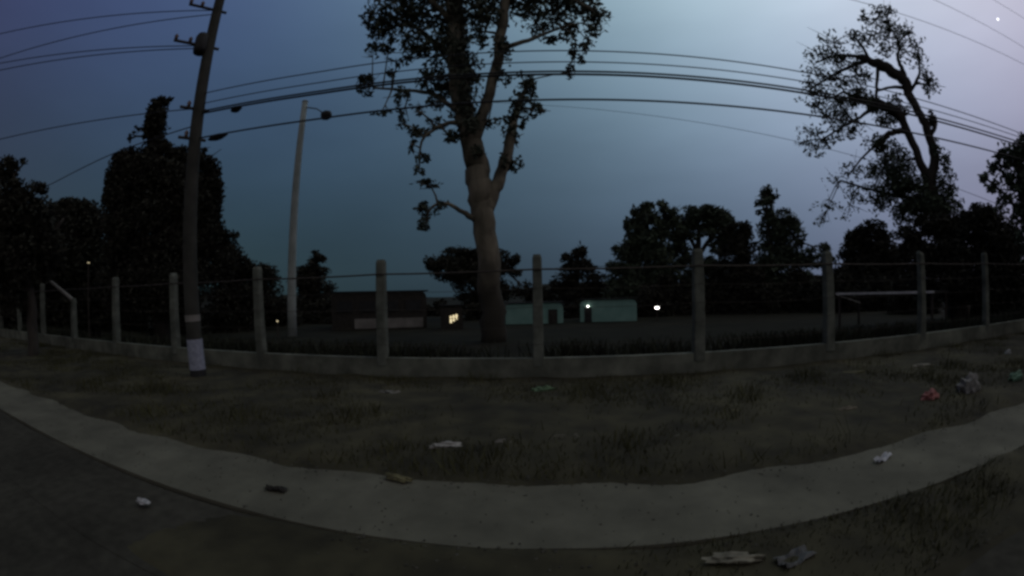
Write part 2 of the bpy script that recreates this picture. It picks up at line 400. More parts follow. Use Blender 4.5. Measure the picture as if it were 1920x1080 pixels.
# cables on the far side of the pole, running on along the road and over it
for k, (pts, rad, lab) in enumerate((
    ([(213,287),(93,347)], .014, 'low cable running on along the road from the dark pole toward the roadside tree'),)):
    P_ = [at_y(x, y, WY) for x, y in pts]; st = axis(on_pole(at_y(378,232,WY)[2]))
    xs = np.linspace(st[0]-.1, -38, 30); zz = np.interp(-xs, [-st[0], -P_[0][0], -P_[1][0], 38], [st[2], P_[0][2], P_[1][2], 5.6])
    cable(np.stack([xs, np.full(30, WY), zz], 1), rad, lab)
far = np.array([-34., -9.5, 8.4])
for py, pyl, xl, lab in ((40, 72, 0, 'topmost cable crossing the road from the dark pole'), (46, 118, 0, 'second cable crossing the road below the topmost one'),
                        (98, 128, 0, 'upper of the two close cables leaving the pole crossarm over the road'), (102, 141, 0, 'lower of the two close cables leaving the pole crossarm over the road'),
                        (205, 262, 40, 'sagging cable leaving the dark pole above the clipped column tree')):
    st = axis(on_pole(at_y(392, py, WY)[2])); d = ray(xl, pyl)
    h = 13.5; mid = CAM + d*(h/math.hypot(d[0], d[1]))
    e = mid + (mid-st)*1.6; e[2] = mid[2] + (mid[2]-st[2])*1.6 + .4
    ts_ = np.linspace(0, 1, 24)
    Lg = np.array([st*(1-t)*(1-2.6*t+0)+0 for t in ts_]) if False else np.array([st + (e-st)*t for t in ts_])
    cable(Lg, .012, lab)
# splice bundles hanging on the lowest cable
for (px, py), sp_i, ln, lab in (((408,257), 4, .30, 'black splice bundle on the lowest cable next to the dark pole'), ((443,205), 3, .16, 'short black clamp on the thick cable right of the dark pole')):
    c = at_y(px, py, WY); c[2] = np.polyval(SPANS[sp_i], c[0]); mb = MB()
    mb.lathe([(.012,-ln),(.05,-ln*.7),(.075,-ln*.2),(.07,ln*.3),(.03,ln*.8),(.012,ln)], 10, c, M=np.array([[0,0,1],[0,1,0],[-1,0,0]]))
    tag(mb.build('cable_splice', M_cable, origin=c, smooth=True), lab, 'cable splice')

# ------------------------------------------------------------------ trees
def frame_at(px, py):
    d = ray(px, py); e1 = np.array([d[1], -d[0], 0]); e1 /= np.linalg.norm(e1); e2 = np.cross(e1, d); return d, e1, e2
def leaf_quads(cent, size, elong, droop, r):
    n = len(cent)
    a = r.normal(size=(n,3)); a[:,2] = a[:,2]*(1-droop) - droop*1.3; a /= np.linalg.norm(a, axis=1)[:,None]
    b = np.cross(a, r.normal(size=(n,3))); b /= np.linalg.norm(b, axis=1)[:,None] + 1e-9
    s = size*r.uniform(.6, 1.4, n)[:,None]
    L = a*s*elong; W = b*s*.5
    return np.stack([cent-L*.5, cent-L*.05+W, cent+L*.5, cent-L*.05-W], 1)
def clump_leaves(clumps, rng, leaf_px, elong, droop, r):
    out = []; cents = []
    for cl in clumps:
        px, py, rx, ry, cov = cl[:5]; dr = cl[5] if len(cl) > 5 else 0.0
        R_ = rng + dr; c = at(px, py, R_); d, e1, e2 = frame_at(px, py)
        dist = np.linalg.norm(c-CAM); mpp = dist/FPX
        la = leaf_px*leaf_px*elong*.5
        n = max(10, int(cov*1.7*math.pi*rx*ry/la))
        m_ = int(min(120, max(3, rx*ry/55)))
        u = r.normal(size=(m_,3)); u /= np.linalg.norm(u, axis=1)[:,None]; u *= r.uniform(.25, 1, (m_,1))**.5*.82
        k = r.integers(0, m_, n)
        q = u[k] + r.normal(0, .15+.20/math.sqrt(m_), (n,3))
        q /= np.maximum(1, np.linalg.norm(q, axis=1)[:,None]/1.05)
        depth = min(math.sqrt(rx*ry)*1.0, rx*1.3)
        P_ = c + (q[:,0:1]*rx*e1 + q[:,1:2]*ry*e2 + q[:,2:3]*depth*d)*mpp
        P_[:,2] = np.maximum(P_[:,2], .03)
        out.append(leaf_quads(P_, leaf_px*mpp, elong, droop, r)); cents.append((c, mpp, rx, ry))
    return np.concatenate(out), cents
def tree(name, label, rng, limbs, clumps, leaf_px=8, elong=1.8, droop=.2, bark=None, leaf=None, base=None, cat='tree', group=None, seed=1, twigs=True, twig_px=3.0, ntwig=3, cov_k=1.0, grow=1.0):
    r = np.random.default_rng(seed)
    b = np.array(base if base is not None else at(limbs[0][0][0], limbs[0][0][1], rng)); b = np.array([b[0], b[1], 0.0])
    root = empty(name, b, label, cat, group)
    nodes = []; meshes = []
    for li, L in enumerate(limbs):
        P_ = []; W_ = []
        for k, q in enumerate(L):
            dr = q[3] if len(q) > 3 else 0.0
            p = at(q[0], q[1], rng+dr); dist = np.linalg.norm(p-CAM); P_.append(p); W_.append(q[2]*.5*dist/FPX)
        if li == 0: P_[0] = np.array([b[0], b[1], -.15])
        P_ = np.array(P_); W_ = np.array(W_)
        t = np.linspace(0, len(P_)-1, (len(P_)-1)*4+1)
        S = np.stack([np.interp(t, np.arange(len(P_)), P_[:,i]) for i in range(3)], 1)
        for _ in range(2): S[1:-1] = .25*S[:-2]+.5*S[1:-1]+.25*S[2:]
        Wd = np.interp(t, np.arange(len(P_)), W_)
        jit = r.normal(0, .12, S.shape)*Wd[:,None]; jit[0] = 0; S = S + jit
        mb = MB(); mb.tube(S, Wd, 10 if li == 0 else 7); meshes.append(mb)
        nodes += [(s_, w_, li) for s_, w_ in zip(S, Wd)]
    if clumps:
        clumps = [(c[0], c[1], c[2]*grow, c[3]*grow, c[4]*cov_k, *c[5:]) for c in clumps]
        Q, cents = clump_leaves(clumps, rng, leaf_px, elong, droop, r)
        if twigs and nodes:
            N = np.array([n_[0] for n_ in nodes]); NW = np.array([n_[1] for n_ in nodes]); NI = [n_[2] for n_ in nodes]
            for c, mpp, rx, ry in cents:
                d = np.linalg.norm(N-c, axis=1) + np.maximum(0, N[:,2]-c[2])*.4
                i = int(np.argmin(d)); a = N[i]; mb = meshes[NI[i]]
                if np.linalg.norm(a-c) < .05: continue
                w0 = min(NW[i]*.8, twig_px*mpp); mid = (a+c)/2 + np.array([0,0,.12*np.linalg.norm(a-c)]) + r.normal(0, .06, 3)*np.linalg.norm(a-c)
                fork = mid*.5+c*.5
                mb.tube([a, a*.4+mid*.6, fork, c], [w0, w0*.8, w0*.6, w0*.3], 5, cap=False)
                for _ in range(ntwig):
                    e = c + r.normal(0, .55, 3)*np.array([rx, rx, ry])*mpp; e[2] = max(e[2], .1)
                    mb.tube([fork, (fork*.5+e*.5)+r.normal(0,.05,3)*rx*mpp, e], [w0*.5, w0*.35, w0*.15], 4, cap=False)
        quads_mesh('crown', Q, leaf or M_leafd, root, b)
    for li, mb in enumerate(meshes): mb.build('limb' if li else 'trunk', bark or M_bark2, root, smooth=True)
    return root

# the big pale gum tree
RG = 15.6
tree('gum_tree', 'tall gum tree with thick pale forked trunk and drooping leaf clusters', RG,
  [[(926,645,50),(922,560,45),(915,470,43),(908,400,44),(900,345,48),(893,310,46),(878,240,38),(862,170,36),(856,100,34),(852,40,31),(848,-40,27),(842,-140,20),(835,-230,10)],
   [(910,395,34),(928,355,28),(945,318,22),(958,260,20,.3),(966,215,13,.5),(978,180,8,.6),(992,150,4,.6)],
   [(884,275,26),(905,215,22,-.3),(922,160,20,-.5),(935,110,20,-.5),(940,55,19,-.5),(950,-10,17,-.5),(958,-90,12,-.5),(970,-180,6,-.5)],
   [(936,100,12,-.5),(955,86,10,-.5),(990,76,8,-.4),(1030,60,6,-.3),(1075,45,4,-.2)],
   [(890,410,14,-.2),(868,398,9,-.4),(842,382,7,-.5),(820,381,6,-.5),(803,395,5,-.6),(798,424,3,-.6)],
   [(868,215,14),(845,200,10,.4),(815,175,9,.6),(770,170,6,.7),(700,165,4,.8)],
   [(876,240,12),(850,228,9,-.5),(815,240,7,-.7),(788,262,5,-.8),(786,320,3,-.8)],
   [(857,110,16),(820,85,12,.5),(780,50,9,.7),(735,30,6,.9)],
   [(853,50,14),(820,10,11,-.6),(770,-30,8,-.8),(720,-60,5,-1)],
   [(950,-10,12,-.5),(1000,-20,9,-.7),(1060,-10,7,-.9),(1110,20,5,-1)]],
  [(745,25,52,42,.75),(800,15,52,40,.75,.8),(715,55,24,26,.7),(790,72,40,26,.7,-.5),(845,62,34,42,.7,.6),(885,15,44,36,.75,-.7),(955,12,46,30,.7,.6),(1020,12,44,26,.8),(1080,10,44,26,.85,.5),
   (1112,48,22,24,.75),(1060,58,28,20,.6),(1082,95,15,24,.7,-.3),(1068,135,11,16,.75),(1018,68,24,16,.55,.5),(838,140,42,32,.9,.5),(800,150,18,18,.8),(735,130,9,13,.8),(690,160,18,18,1.1),
   (752,186,13,20,.8),(715,210,17,7,.7),(815,190,13,18,.7),(885,128,22,26,.6,-.6),(990,172,22,24,.7,.6),(1002,205,16,13,.9,.5),(792,245,26,12,.8,-.7),(770,270,9,13,.8,-.7),(842,256,20,12,.9,-.6),
   (793,292,16,11,.9,-.8),(786,320,9,9,.9,-.8),(803,346,26,9,.9,-.8),(966,302,14,18,.8,.3),(980,238,9,10,.7,.5),(872,212,26,16,.7,-.4),(895,285,15,12,.9,-.6),(800,395,20,15,.9,-.6),(798,420,14,12,.9,-.6),(838,384,16,9,.6,-.5),
   (870,165,30,38,.7,-1.0),(855,90,28,38,.7,-1.0),(878,228,24,24,.7,-1.0),(940,95,18,30,.5,-1.1),(905,30,30,30,.6,-1.1),(955,235,14,30,.5,-.3),(948,300,10,20,.4,-.3),(690,30,14,20,.5),(700,95,22,14,.45,.4),(745,115,20,10,.4,.5),(780,205,16,10,.5,-.3),(755,235,14,9,.5,-.5),(830,170,20,14,.7,.5),(900,60,22,26,.6,-.6),(860,100,20,24,.7,.5),(920,225,14,16,.5,-.3),(1040,35,30,16,.5,-.5),(975,205,20,26,.6,.5),(960,265,12,22,.5,.4),(985,150,16,16,.5,.6),(830,95,40,22,.6,.4),(770,100,26,16,.5,.4),(730,85,20,14,.5,.3),(1000,40,30,20,.5,-.3),(1125,25,14,22,.6),(820,230,18,10,.6,-.6),(755,215,10,12,.5,.6),(940,150,16,20,.5,-.5),(1105,80,14,12,.4),(850,-60,140,60,.7),(980,-60,110,50,.7),(760,-50,70,44,.7),(1065,-45,60,44,.7),(900,-160,140,70,.6),(860,-240,80,50,.6)],
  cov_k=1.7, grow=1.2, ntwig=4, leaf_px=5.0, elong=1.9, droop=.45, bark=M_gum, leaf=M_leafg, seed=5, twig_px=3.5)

# the sparse leaning tree on the right
wisp = [(1640,35,22,22,.28),(1665,30,18,20,.25),(1610,75,26,20,.3),(1660,75,28,22,.28),(1560,75,20,16,.28),(1545,105,28,18,.32),(1585,110,28,18,.32),(1530,140,24,18,.32),(1570,150,30,18,.32),(1610,145,24,16,.3),
        (1520,175,24,14,.28),(1560,185,26,14,.3),(1600,180,20,14,.3),(1535,205,22,12,.28),(1580,200,24,16,.4),(1615,182,22,16,.6),(1700,95,20,20,.3),(1712,60,18,16,.22),(1680,60,18,16,.24),(1725,120,16,16,.26),(1740,155,16,18,.24),
        (1560,225,26,14,.28),(1520,245,22,12,.26),(1580,245,22,14,.32),(1505,268,14,10,.25),(1545,268,24,10,.34),(1600,230,22,16,.32),(1530,285,20,8,.2),(1650,195,22,14,.6),(1665,215,22,16,.8),(1690,195,14,14,.4),
        (1640,265,18,14,.4),(1660,285,22,20,.65),(1680,305,26,24,.8),(1690,335,30,24,.9),(1650,320,22,20,.5),(1660,355,30,20,.6),(1600,320,26,18,.14),(1570,345,24,14,.12),(1610,365,26,14,.16),(1550,390,22,12,.16),(1590,400,20,10,.14),(1640,380,22,16,.4),
        (1765,300,14,24,.5),(1775,340,16,26,.6),(1750,225,8,12,.9),(1745,160,14,16,.2),(1720,370,34,28,1.0),(1760,390,36,28,1.2),(1700,395,30,22,.8),(1540,415,14,6,.3)]
tree('leaning_tree', 'sparse leaning tree with twisted bare limbs and wispy foliage against the lilac sky', 23.0,
  [[(1795,600,46),(1782,500,42),(1768,430,36),(1752,372,28),(1742,340,20),(1754,295,17),(1743,253,16),(1727,217,15),(1704,180,16),(1699,152,19),(1672,133,20),(1650,120,19),(1632,115,14),(1612,103,6)],
   [(1752,372,24),(1732,318,17),(1717,280,15),(1698,240,15),(1690,215,17),(1668,203,18),(1648,196,17),(1615,185,9),(1580,172,5)],
   [(1698,245,11),(1684,246,11),(1668,250,10),(1655,262,8),(1640,285,4)],
   [(1646,125,8),(1644,160,6),(1642,192,6)],[(1632,115,10),(1598,104,6),(1562,104,4),(1530,118,3)],[(1632,116,8),(1618,88,5),(1603,72,4),(1600,55,3)],
   [(1630,112,8),(1585,128,6),(1545,150,4),(1515,172,3)],[(1699,152,11),(1690,125,8),(1682,108,6),(1688,80,4),(1660,40,3)],[(1700,165,8),(1670,163,5),(1640,172,4)],
   [(1648,197,10),(1620,215,6),(1590,232,4),(1540,262,3)],[(1745,255,9),(1755,232,8),(1752,216,7)],[(1668,255,6),(1620,290,4),(1590,330,3)],[(1750,372,10),(1690,370,6),(1620,352,4),(1575,338,3)],[(1704,176,7),(1726,140,5),(1722,100,3)]],
  wisp, cov_k=2.0, grow=1.35, ntwig=8, leaf_px=3.4, elong=2.2, droop=.1, bark=M_bark2, leaf=M_leafm, seed=8, twig_px=2.6)

# clipped, vine-covered column tree on the left
tree('column_tree', 'huge dark vine-covered tree with a narrow column rising from rounded shoulders', 21.0,
  [[(305,640,30),(303,500,28),(300,380,24),(297,280,18),(296,205,8)]],
  [(292,250,26,34,3.4),(290,225,23,26,3.4),(294,204,20,18,3.2),(302,192,14,9,3),(316,185,9,4,2),(300,285,44,18,3.4),(250,296,30,18,3.2),(352,292,38,18,3.2),(300,325,92,38,3.4),(228,330,30,40,3.4),(384,326,30,38,3.4),(300,370,100,62,3.4),(222,380,30,60,3.2),(392,380,27,56,3.2),
   (300,440,112,60,3.4),(222,450,34,60,3.2),(388,440,34,50,3.2),(300,530,116,70,3.2),(245,258,5,16,.7),(255,242,6,9,.5),(376,284,14,10,2),(425,440,22,10,2.4),(415,462,30,26,2.6),(405,490,40,40,2.8)],
  cov_k=1.6, leaf_px=4.2, elong=1.6, droop=.4, seed=3)
tree('roadside_tree', 'dark broad roadside tree with a leaning trunk at the end of the low wall', 16.2,
  [[(62,672,22),(60,600,20),(56,540,18),(48,460,15),(40,390,12),(25,330,7)],[(56,520,10),(90,450,8),(120,410,5)],[(48,470,10),(15,420,8),(-40,370,6)]],
  [(10,330,26,30,2.2),(45,360,44,20,2.2),(20,400,50,50,2.6),(75,352,18,10,1.6),(70,410,40,36,2.4),(30,470,60,50,2.6),(-50,380,60,60,2.4),(-40,460,70,60,2.4),(50,302,10,8,1),(90,470,34,44,2.2),(12,302,14,10,1.6),(20,540,50,40,1.6)],
  base=floor_at(62,672), cov_k=1.6, leaf_px=4.7, elong=1.7, droop=.3, seed=6)
tree('round_tree', 'dense dark tree filling the gap between the column tree and the roadside tree', 27.0,
  [[(140,620,18),(138,520,16),(140,430,10)]],
  [(140,400,50,24,3),(100,425,60,36,3),(165,430,50,44,3),(130,480,90,60,3),(80,520,80,70,3),(190,540,80,70,3),(120,580,110,40,2.5),(30,560,60,60,2.5)], cov_k=1.6, leaf_px=4.2, seed=7)
tree('spreading_tree', 'low dark spreading tree just right of the column tree', 26.0,
  [[(450,630,12),(450,560,10),(452,500,6)]],
  [(460,505,44,18,2.6),(430,490,34,34,2.6),(490,520,38,26,2.6),(450,550,60,40,2.6),(500,570,44,40,2.4),(420,580,50,44,2.4)], cov_k=1.6, leaf_px=3.6, seed=9)
tree('small_palm_like_tree', 'small dark tree with a rounded top behind the pale concrete pole', 34.0,
  [[(588,620,8),(588,540,7),(589,490,4)]],
  [(590,490,22,15,2.6),(592,478,13,8,2),(586,510,34,14,2.4),(575,530,36,24,2.4),(600,545,38,30,2.4),(585,580,50,34,2.2)], cov_k=1.6, leaf_px=3.1, seed=10)
tree('umbrella_tree', 'dark flat-topped tree behind the gum trunk with a spreading crown', 32.0,
  [[(905,625,22),(900,560,18),(893,500,12),(888,475,8)],[(898,545,10),(860,505,8),(830,490,5)],[(896,530,10),(935,500,8),(955,485,5)]],
  [(870,475,42,15,2.6),(830,490,34,22,2.6),(815,505,18,12,2.2),(860,505,56,26,2.6),(930,492,42,24,2.6),(962,487,14,13,2.2),(900,530,52,30,2.4),(955,510,24,14,2),(925,550,44,30,2.2),(880,565,30,26,1.8),(985,540,24,20,1.4)], cov_k=1.6, leaf_px=3.4, seed=12)
tree('pointed_tree', 'small pointed dark tree between the two turquoise huts', 36.0,
  [[(1083,610,10),(1083,540,8),(1084,470,4)]],
  [(1084,470,13,12,2.2),(1080,488,24,14,2.4),(1065,478,8,5,1),(1085,508,28,16,2.2),(1062,530,30,18,1.4),(1108,530,26,18,1.4),(1078,552,44,16,2.4)], cov_k=1.7, grow=1.22, elong=3.2, leaf_px=3.1, seed=13)
tree('feathery_tree', 'tall feathery dark tree with upswept branches beside the turquoise huts', 33.0,
  [[(1215,625,20),(1215,540,16),(1214,460,12),(1212,400,6)],[(1214,490,9),(1190,440,6),(1186,400,3)],[(1214,470,8),(1240,420,6),(1250,388,3)]],
  [(1195,400,10,14,2),(1215,392,14,10,2),(1242,390,16,10,2),(1262,400,14,12,2),(1190,425,16,18,2.2),(1220,420,28,20,2.4),(1252,425,22,20,2.2),(1185,450,20,14,2.2),(1215,450,36,20,2.6),(1165,467,14,8,1.8),(1195,475,36,16,2.6),(1235,478,36,20,2.6),(1170,497,26,14,2.4),(1210,510,60,20,2.8),(1165,525,26,18,2.4),(1215,545,70,26,2.8)],
  cov_k=1.7, grow=1.22, elong=3.2, leaf_px=3.4, droop=-.35, leaf=M_leafm, seed=14)
tree('broad_top_tree', 'broad-topped grey-green tree with a sky gap under its crown', 35.0,
  [[(1318,625,22),(1312,540,18),(1308,480,13),(1310,430,8)],[(1310,480,9),(1290,440,7),(1280,415,4)],[(1310,480,9),(1335,440,7),(1345,420,4)]],
  [(1290,410,30,18,2),(1325,402,32,14,2),(1350,415,24,20,2),(1300,432,34,14,1.6),(1340,437,30,14,1.8),(1372,440,18,16,2),(1275,430,20,22,2),(1270,470,22,22,1.6),(1345,470,18,16,1),(1290,497,30,16,1.8),(1330,500,34,18,2),(1310,530,50,22,2.4)],
  cov_k=1.7, grow=1.22, elong=3.2, leaf_px=3.4, leaf=M_leafm, seed=15)
tree('dark_cone_tree', 'short dark tree standing right of the broad-topped tree', 32.0,
  [[(1385,620,14),(1385,540,12),(1386,450,6)]],
  [(1388,425,20,10,2.4),(1380,445,26,18,2.6),(1385,475,32,22,2.6),(1380,510,40,24,2.6),(1385,545,50,26,2.6)], cov_k=1.7, grow=1.22, elong=3.2, leaf_px=3.4, seed=16)
tree('tufted_tree', 'slender tree with a separate tuft above its loose crown', 34.0,
  [[(1450,620,14),(1448,540,12),(1444,460,9),(1438,400,7),(1437,365,4)],[(1446,470,7),(1470,430,5),(1485,410,3)]],
  [(1438,362,20,11,2),(1432,378,15,10,1.6),(1422,396,8,5,1),(1440,405,9,18,1.4),(1462,408,26,14,1.9),(1485,415,17,14,2),(1445,432,24,16,1.9),(1478,438,26,16,2),(1460,462,38,16,2.2),(1498,455,10,8,1.4),(1450,490,42,16,2.4),(1500,485,30,12,2),(1460,520,60,22,2.6),(1535,470,18,10,1.6),(1530,492,30,10,2)],
  cov_k=1.7, grow=1.22, elong=3.2, leaf_px=3.4, leaf=M_leafm, seed=17)
tree('twin_crown_tree', 'dark tree with two rounded crowns left of the leaning tree', 36.0,
  [[(1625,620,16),(1624,540,14),(1622,460,8)]],
  [(1635,432,24,14,2.6),(1600,444,17,14,2.4),(1640,455,34,18,2.6),(1605,465,26,18,2.4),(1620,490,44,20,2.8),(1660,480,34,20,2.6),(1620,525,54,26,2.8),(1690,500,34,30,2.6),(1690,540,50,30,2.6)], cov_k=1.7, grow=1.22, elong=3.2, leaf_px=3.4, seed=18)
tree('backdrop_tree', 'wide black tree mass around the foot of the leaning tree', 21.0,
  [[(1800,615,24),(1798,540,20),(1796,450,12)]],
  [(1800,425,60,24,3),(1740,425,36,22,2.8),(1845,415,44,28,2.8),(1700,448,34,20,2.6),(1790,470,90,34,3),(1870,460,60,50,2.8),(1800,525,110,40,3),(1890,530,60,60,2.6),(1720,480,50,24,2.6),(1830,395,14,12,1.6)], cov_k=1.6, leaf_px=3.9, seed=19)
tree('edge_tree', 'leafy greenish tree with open lower twigs by the end of the fence', 15.0,
  [[(1945,640,30),(1940,540,26),(1930,440,20),(1915,350,14),(1905,290,8)],[(1925,420,9),(1890,370,6),(1850,335,4)],[(1918,360,8),(1880,330,6),(1870,290,4)]],
  [(1895,285,30,22,1.7),(1920,275,30,22,2),(1875,310,24,20,1.3),(1910,320,36,22,1.4),(1845,335,15,10,1),(1862,348,18,14,.9),(1900,360,34,22,1),(1880,385,20,12,.7),(1940,370,30,40,1.8),(1945,440,40,60,2.2),(1915,400,20,20,.9)],
  cov_k=1.6, leaf_px=4.7, leaf=M_leafm, seed=20)

# understorey shrubs closing the tree line
shr = [(640,592,44,26,30,'beside the left end of the long shed'),(690,580,40,28,40,'behind the roof of the long shed'),(760,578,50,26,40,'behind the long shed near the kiosk'),(820,582,40,26,38,'behind the kiosk'),
       (905,590,40,28,30,'at the foot of the umbrella tree'),(1012,552,36,18,36,'above the smaller turquoise hut'),(1070,585,30,24,30,'in the gap between the two turquoise huts'),(1135,545,46,22,36,'above the wider turquoise hut'),
       (1225,560,50,50,30,'at the foot of the feathery tree'),(1285,572,50,50,31,'between the floodlight and the small white lamp'),(1345,560,50,56,32,'at the foot of the broad-topped tree'),(1420,560,56,60,31,'at the foot of the short dark tree'),
       (1490,555,56,60,32,'at the foot of the tufted tree'),(1560,550,60,58,31,'behind the left end of the open shelter'),(1640,560,60,52,32,'behind the middle of the open shelter'),(1715,560,56,56,28,'behind the right end of the open shelter'),
       (1850,570,60,60,25,'beyond the fence right of the leaning tree'),(60,590,60,56,28,'behind the roadside tree trunk'),(150,590,60,56,26,'below the pair of faint lamps'),(235,595,60,56,25,'left of the column tree'),(340,595,60,56,24,'right of the column tree'),
       (430,590,56,56,25,'below the low spreading tree'),(520,585,50,42,29,'left of the pale concrete pole'),(590,590,50,36,31,'right of the pale concrete pole')]
for k, (px, py, rx, ry, rg, where) in enumerate(shr):
    r = random.Random(k)
    tree('shrub', 'dark leafy shrub ' + where, rg,
         [[(px, py+ry, 8), (px, py, 5), (px+r.uniform(-5,5), py-ry*.5, 3)]],
         [(px, py, rx*.7, ry*.7, 4), (px-rx*.5, py+ry*.3, rx*.5, ry*.6, 4), (px+rx*.5, py+ry*.3, rx*.5, ry*.6, 4), (px+r.uniform(-.4,.4)*rx, py-ry*.5, rx*.4, ry*.4, 2.5), (px, py+ry*.6, rx*.85, ry*.5, 4)],
         leaf_px=3.6, cat='shrub', group='shrubs under the trees across the field', seed=40+k, twigs=False)

# ------------------------------------------------------------------ huts, sheds and lamps across the field
def flatdir(px, py):
    d = ray(px, py); f = np.array([d[0], d[1], 0]); f /= np.linalg.norm(f); return f
def hut(name, label, px0, px1, ytop, rng, wallmat, depth=2.2, rounded=True, roof=True):
    a = at(px0, 590, rng); b = at(px1, 590, rng); c = (a+b)/2; w = np.linalg.norm((b-a)[:2])
    h = at((px0+px1)/2, ytop, rng)[2]
    rz = math.atan2(b[1]-a[1], b[0]-a[0])
    root = empty(name, (c[0], c[1], 0), label, 'hut', rz=rz)
    rr = min(.28, w*.12)
    prof = [(-w/2,0),(w/2,0),(w/2,h-rr)] + [(w/2-rr+rr*math.cos(t), h-rr+rr*math.sin(t)) for t in np.linspace(.2, math.pi/2, 4)] + [(-w/2+rr-rr*math.sin(t), h-rr+rr*math.cos(t)) for t in np.linspace(0, math.pi/2-.2, 4)] + [(-w/2,h-rr)]
    n = len(prof); V = [(x, -.02, z) for x, z in prof] + [(x, depth, z) for x, z in prof]
    mb = MB(); mb.add(V, [tuple(range(n)), tuple(range(2*n-1, n-1, -1))] + [((i+1)%n, i, n+i, n+(i+1)%n) for i in range(n)])
    mb.build('wall', wallmat, root, origin=(0,0,0))
    if roof:
        mb = MB(); mb.add([(-w/2-.1,-.12,h+.01),(w/2+.1,-.12,h+.01),(w/2+.1,depth+.2,h+.01),(-w/2-.1,depth+.2,h+.01),(-w/2-.1,-.12,h+.07),(w/2+.1,-.12,h+.07),(w/2+.1,depth+.2,h+.06),(-w/2-.1,depth+.2,h+.06)],
               [(3,2,1,0),(4,5,6,7),(0,1,5,4),(1,2,6,5),(2,3,7,6),(3,0,4,7)])
        mb.build('roof', M_roof, root, origin=(0,0,0))
    return root, w, h
h1, w, h = hut('turquoise_hut', 'low turquoise hut beside the gum trunk, the smaller of the pair', 948, 1056, 569, 24.5, M_turq)
mb = MB(); mb.box((w*.32,-.05,h*.35), (.5,.05,h*.7)); mb.build('door', M_brick, h1, origin=(0,0,0))
h2, w, h = hut('turquoise_hut', 'wider low turquoise hut with a dark doorway and small lamp at its left end', 1088, 1194, 562, 25.0, M_turq)
mb = MB(); mb.box((-w*.36,-.05,h*.33), (.40,.05,h*.66)); d = mb.build('door', M_dark, h2, origin=(0,0,0))
mb = MB(); mb.lathe([(.02,-.05),(.05,-.03),(.055,.02),(.02,.05)], 8, (-w*.36,-.12,h*.72)); mb.build('lamp', M_lampw, h2, origin=(0,0,0))
h3, w, h = hut('long_shed', 'long low dark shed with a pale painted lower wall left of the gum tree', 622, 800, 548, 23.5, M_brick, depth=3)
for k in range(4):
    mb = MB(); mb.box((-w*.36+k*w*.24,-.06,h*.62), (w*.16,.05,h*.28)); wd = mb.build('window', M_dark, h3, origin=(0,0,0))
mb = MB(); mb.box((w*.10,-.07,.30), (w*.72,.06,.50)); mb.build('painted_dado', M_pale, h3, origin=(0,0,0))
h4, w, h = hut('kiosk', 'small dark kiosk with a warm lit barred window near the gum trunk', 826, 868, 574, 22.0, M_brick, depth=1.2)
for k in range(3):
    mb = MB(); mb.box((-.05+k*.14,-.045,h*.42+.06*k), (.09,.05,.34-.04*k)); mb.build('lit_pane', M_lampy, h4, origin=(0,0,0))
for hz_ in (.46, .74):
    mb = MB(); mb.box((.10,-.09,h*hz_), (.50,.03,.03)); mb.build('window_bar', M_steel, h4, origin=(0,0,0))

# open shelter with a pale roof edge on the right
sa = at(1568, 547, 19.0); sb = at(1752, 551, 17.0); rz = math.atan2(sb[1]-sa[1], sb[0]-sa[0]); L_ = np.linalg.norm((sb-sa)[:2]); zt = (sa[2]+sb[2])/2
sh = empty('open_shelter', ((sa[0]+sb[0])/2, (sa[1]+sb[1])/2, 0), 'low open shelter with a thin pale roof edge behind the right fence posts', 'shelter', rz=rz)
mb = MB(); mb.box((0,.9,zt-.02), (L_,1.8,.05)); mb.build('roof', M_roof, sh, origin=(0,0,0))
mb = MB(); mb.box((0,-.03,zt-.01), (L_,.03,.08)); mb.build('roof_edge', M_white, sh, origin=(0,0,0))
mb = MB(); mb.tube([(-L_/2+.05,0,zt-.06),(-L_/2+.9,.5,zt-.38)], .025, 6); mb.build('brace', M_white, sh, origin=(0,0,0))
for sx in (-1, 1):
    for y in (.06, 1.7):
        mb = MB(); mb.box((sx*(L_/2-.12), y, zt/2-.04), (.08,.08,zt-.02)); mb.build('leg', M_steel, sh, origin=(0,0,0))

def lamp(px, py, rng, size, matl, label, n=1, wide=1.0):
    p = at(px, py, rng); root = empty('lamp_post', (p[0], p[1], 0), label, 'lamp')
    mb = MB(); mb.tube([(0,0,-.1),(0,0,p[2]+.05)], .03, 6); mb.build('pole', M_steel, root, origin=(0,0,0))
    f = -flatdir(px, py); s = np.array([-f[1], f[0], 0])
    mb = MB(); mb.box(np.array([0,0,p[2]])+f*.05, (size*2.6*wide,size*1.3,size*1.5), rz=math.atan2(s[1], s[0])); hd = mb.build('lamp_head', M_dark, root, origin=(0,0,0))
    for k in range(n):
        off = s*(k-(n-1)/2)*size*2.4
        mb = MB(); mb.box(np.array([0,0,p[2]])+f*(.06+size*.7)+off, (size*2.0*wide/max(1,n*.7),size*.3,size*1.2), rz=math.atan2(s[1], s[0])); mb.build('bulb', matl, hd, origin=(0,0,0))
    return root
lamp(1232, 577, 24, .085, M_lampw, 'bright white floodlight on a short post right of the wider turquoise hut', wide=1.2)
lamp(1314, 567, 24, .045, M_lampw, 'small white lamp on a post under the broad-topped tree')
lamp(520, 602, 20, .035, M_lampy, 'small dim lamp low beside the pale concrete pole')
lamp(166, 493, 19, .022, M_lampy, 'pair of faint lamps high on a post in front of the dark trees', n=2)

# evening star
p = CAM + ray(1871, 36)*600
mb = MB(); mb.lathe([(.05,-1.3),(.9,-.9),(1.3,0),(.9,.9),(.05,1.3)], 12, p)
tag(mb.build('evening_star', M_star, origin=p, smooth=True), 'tiny bright white star high in the lilac sky', 'star')

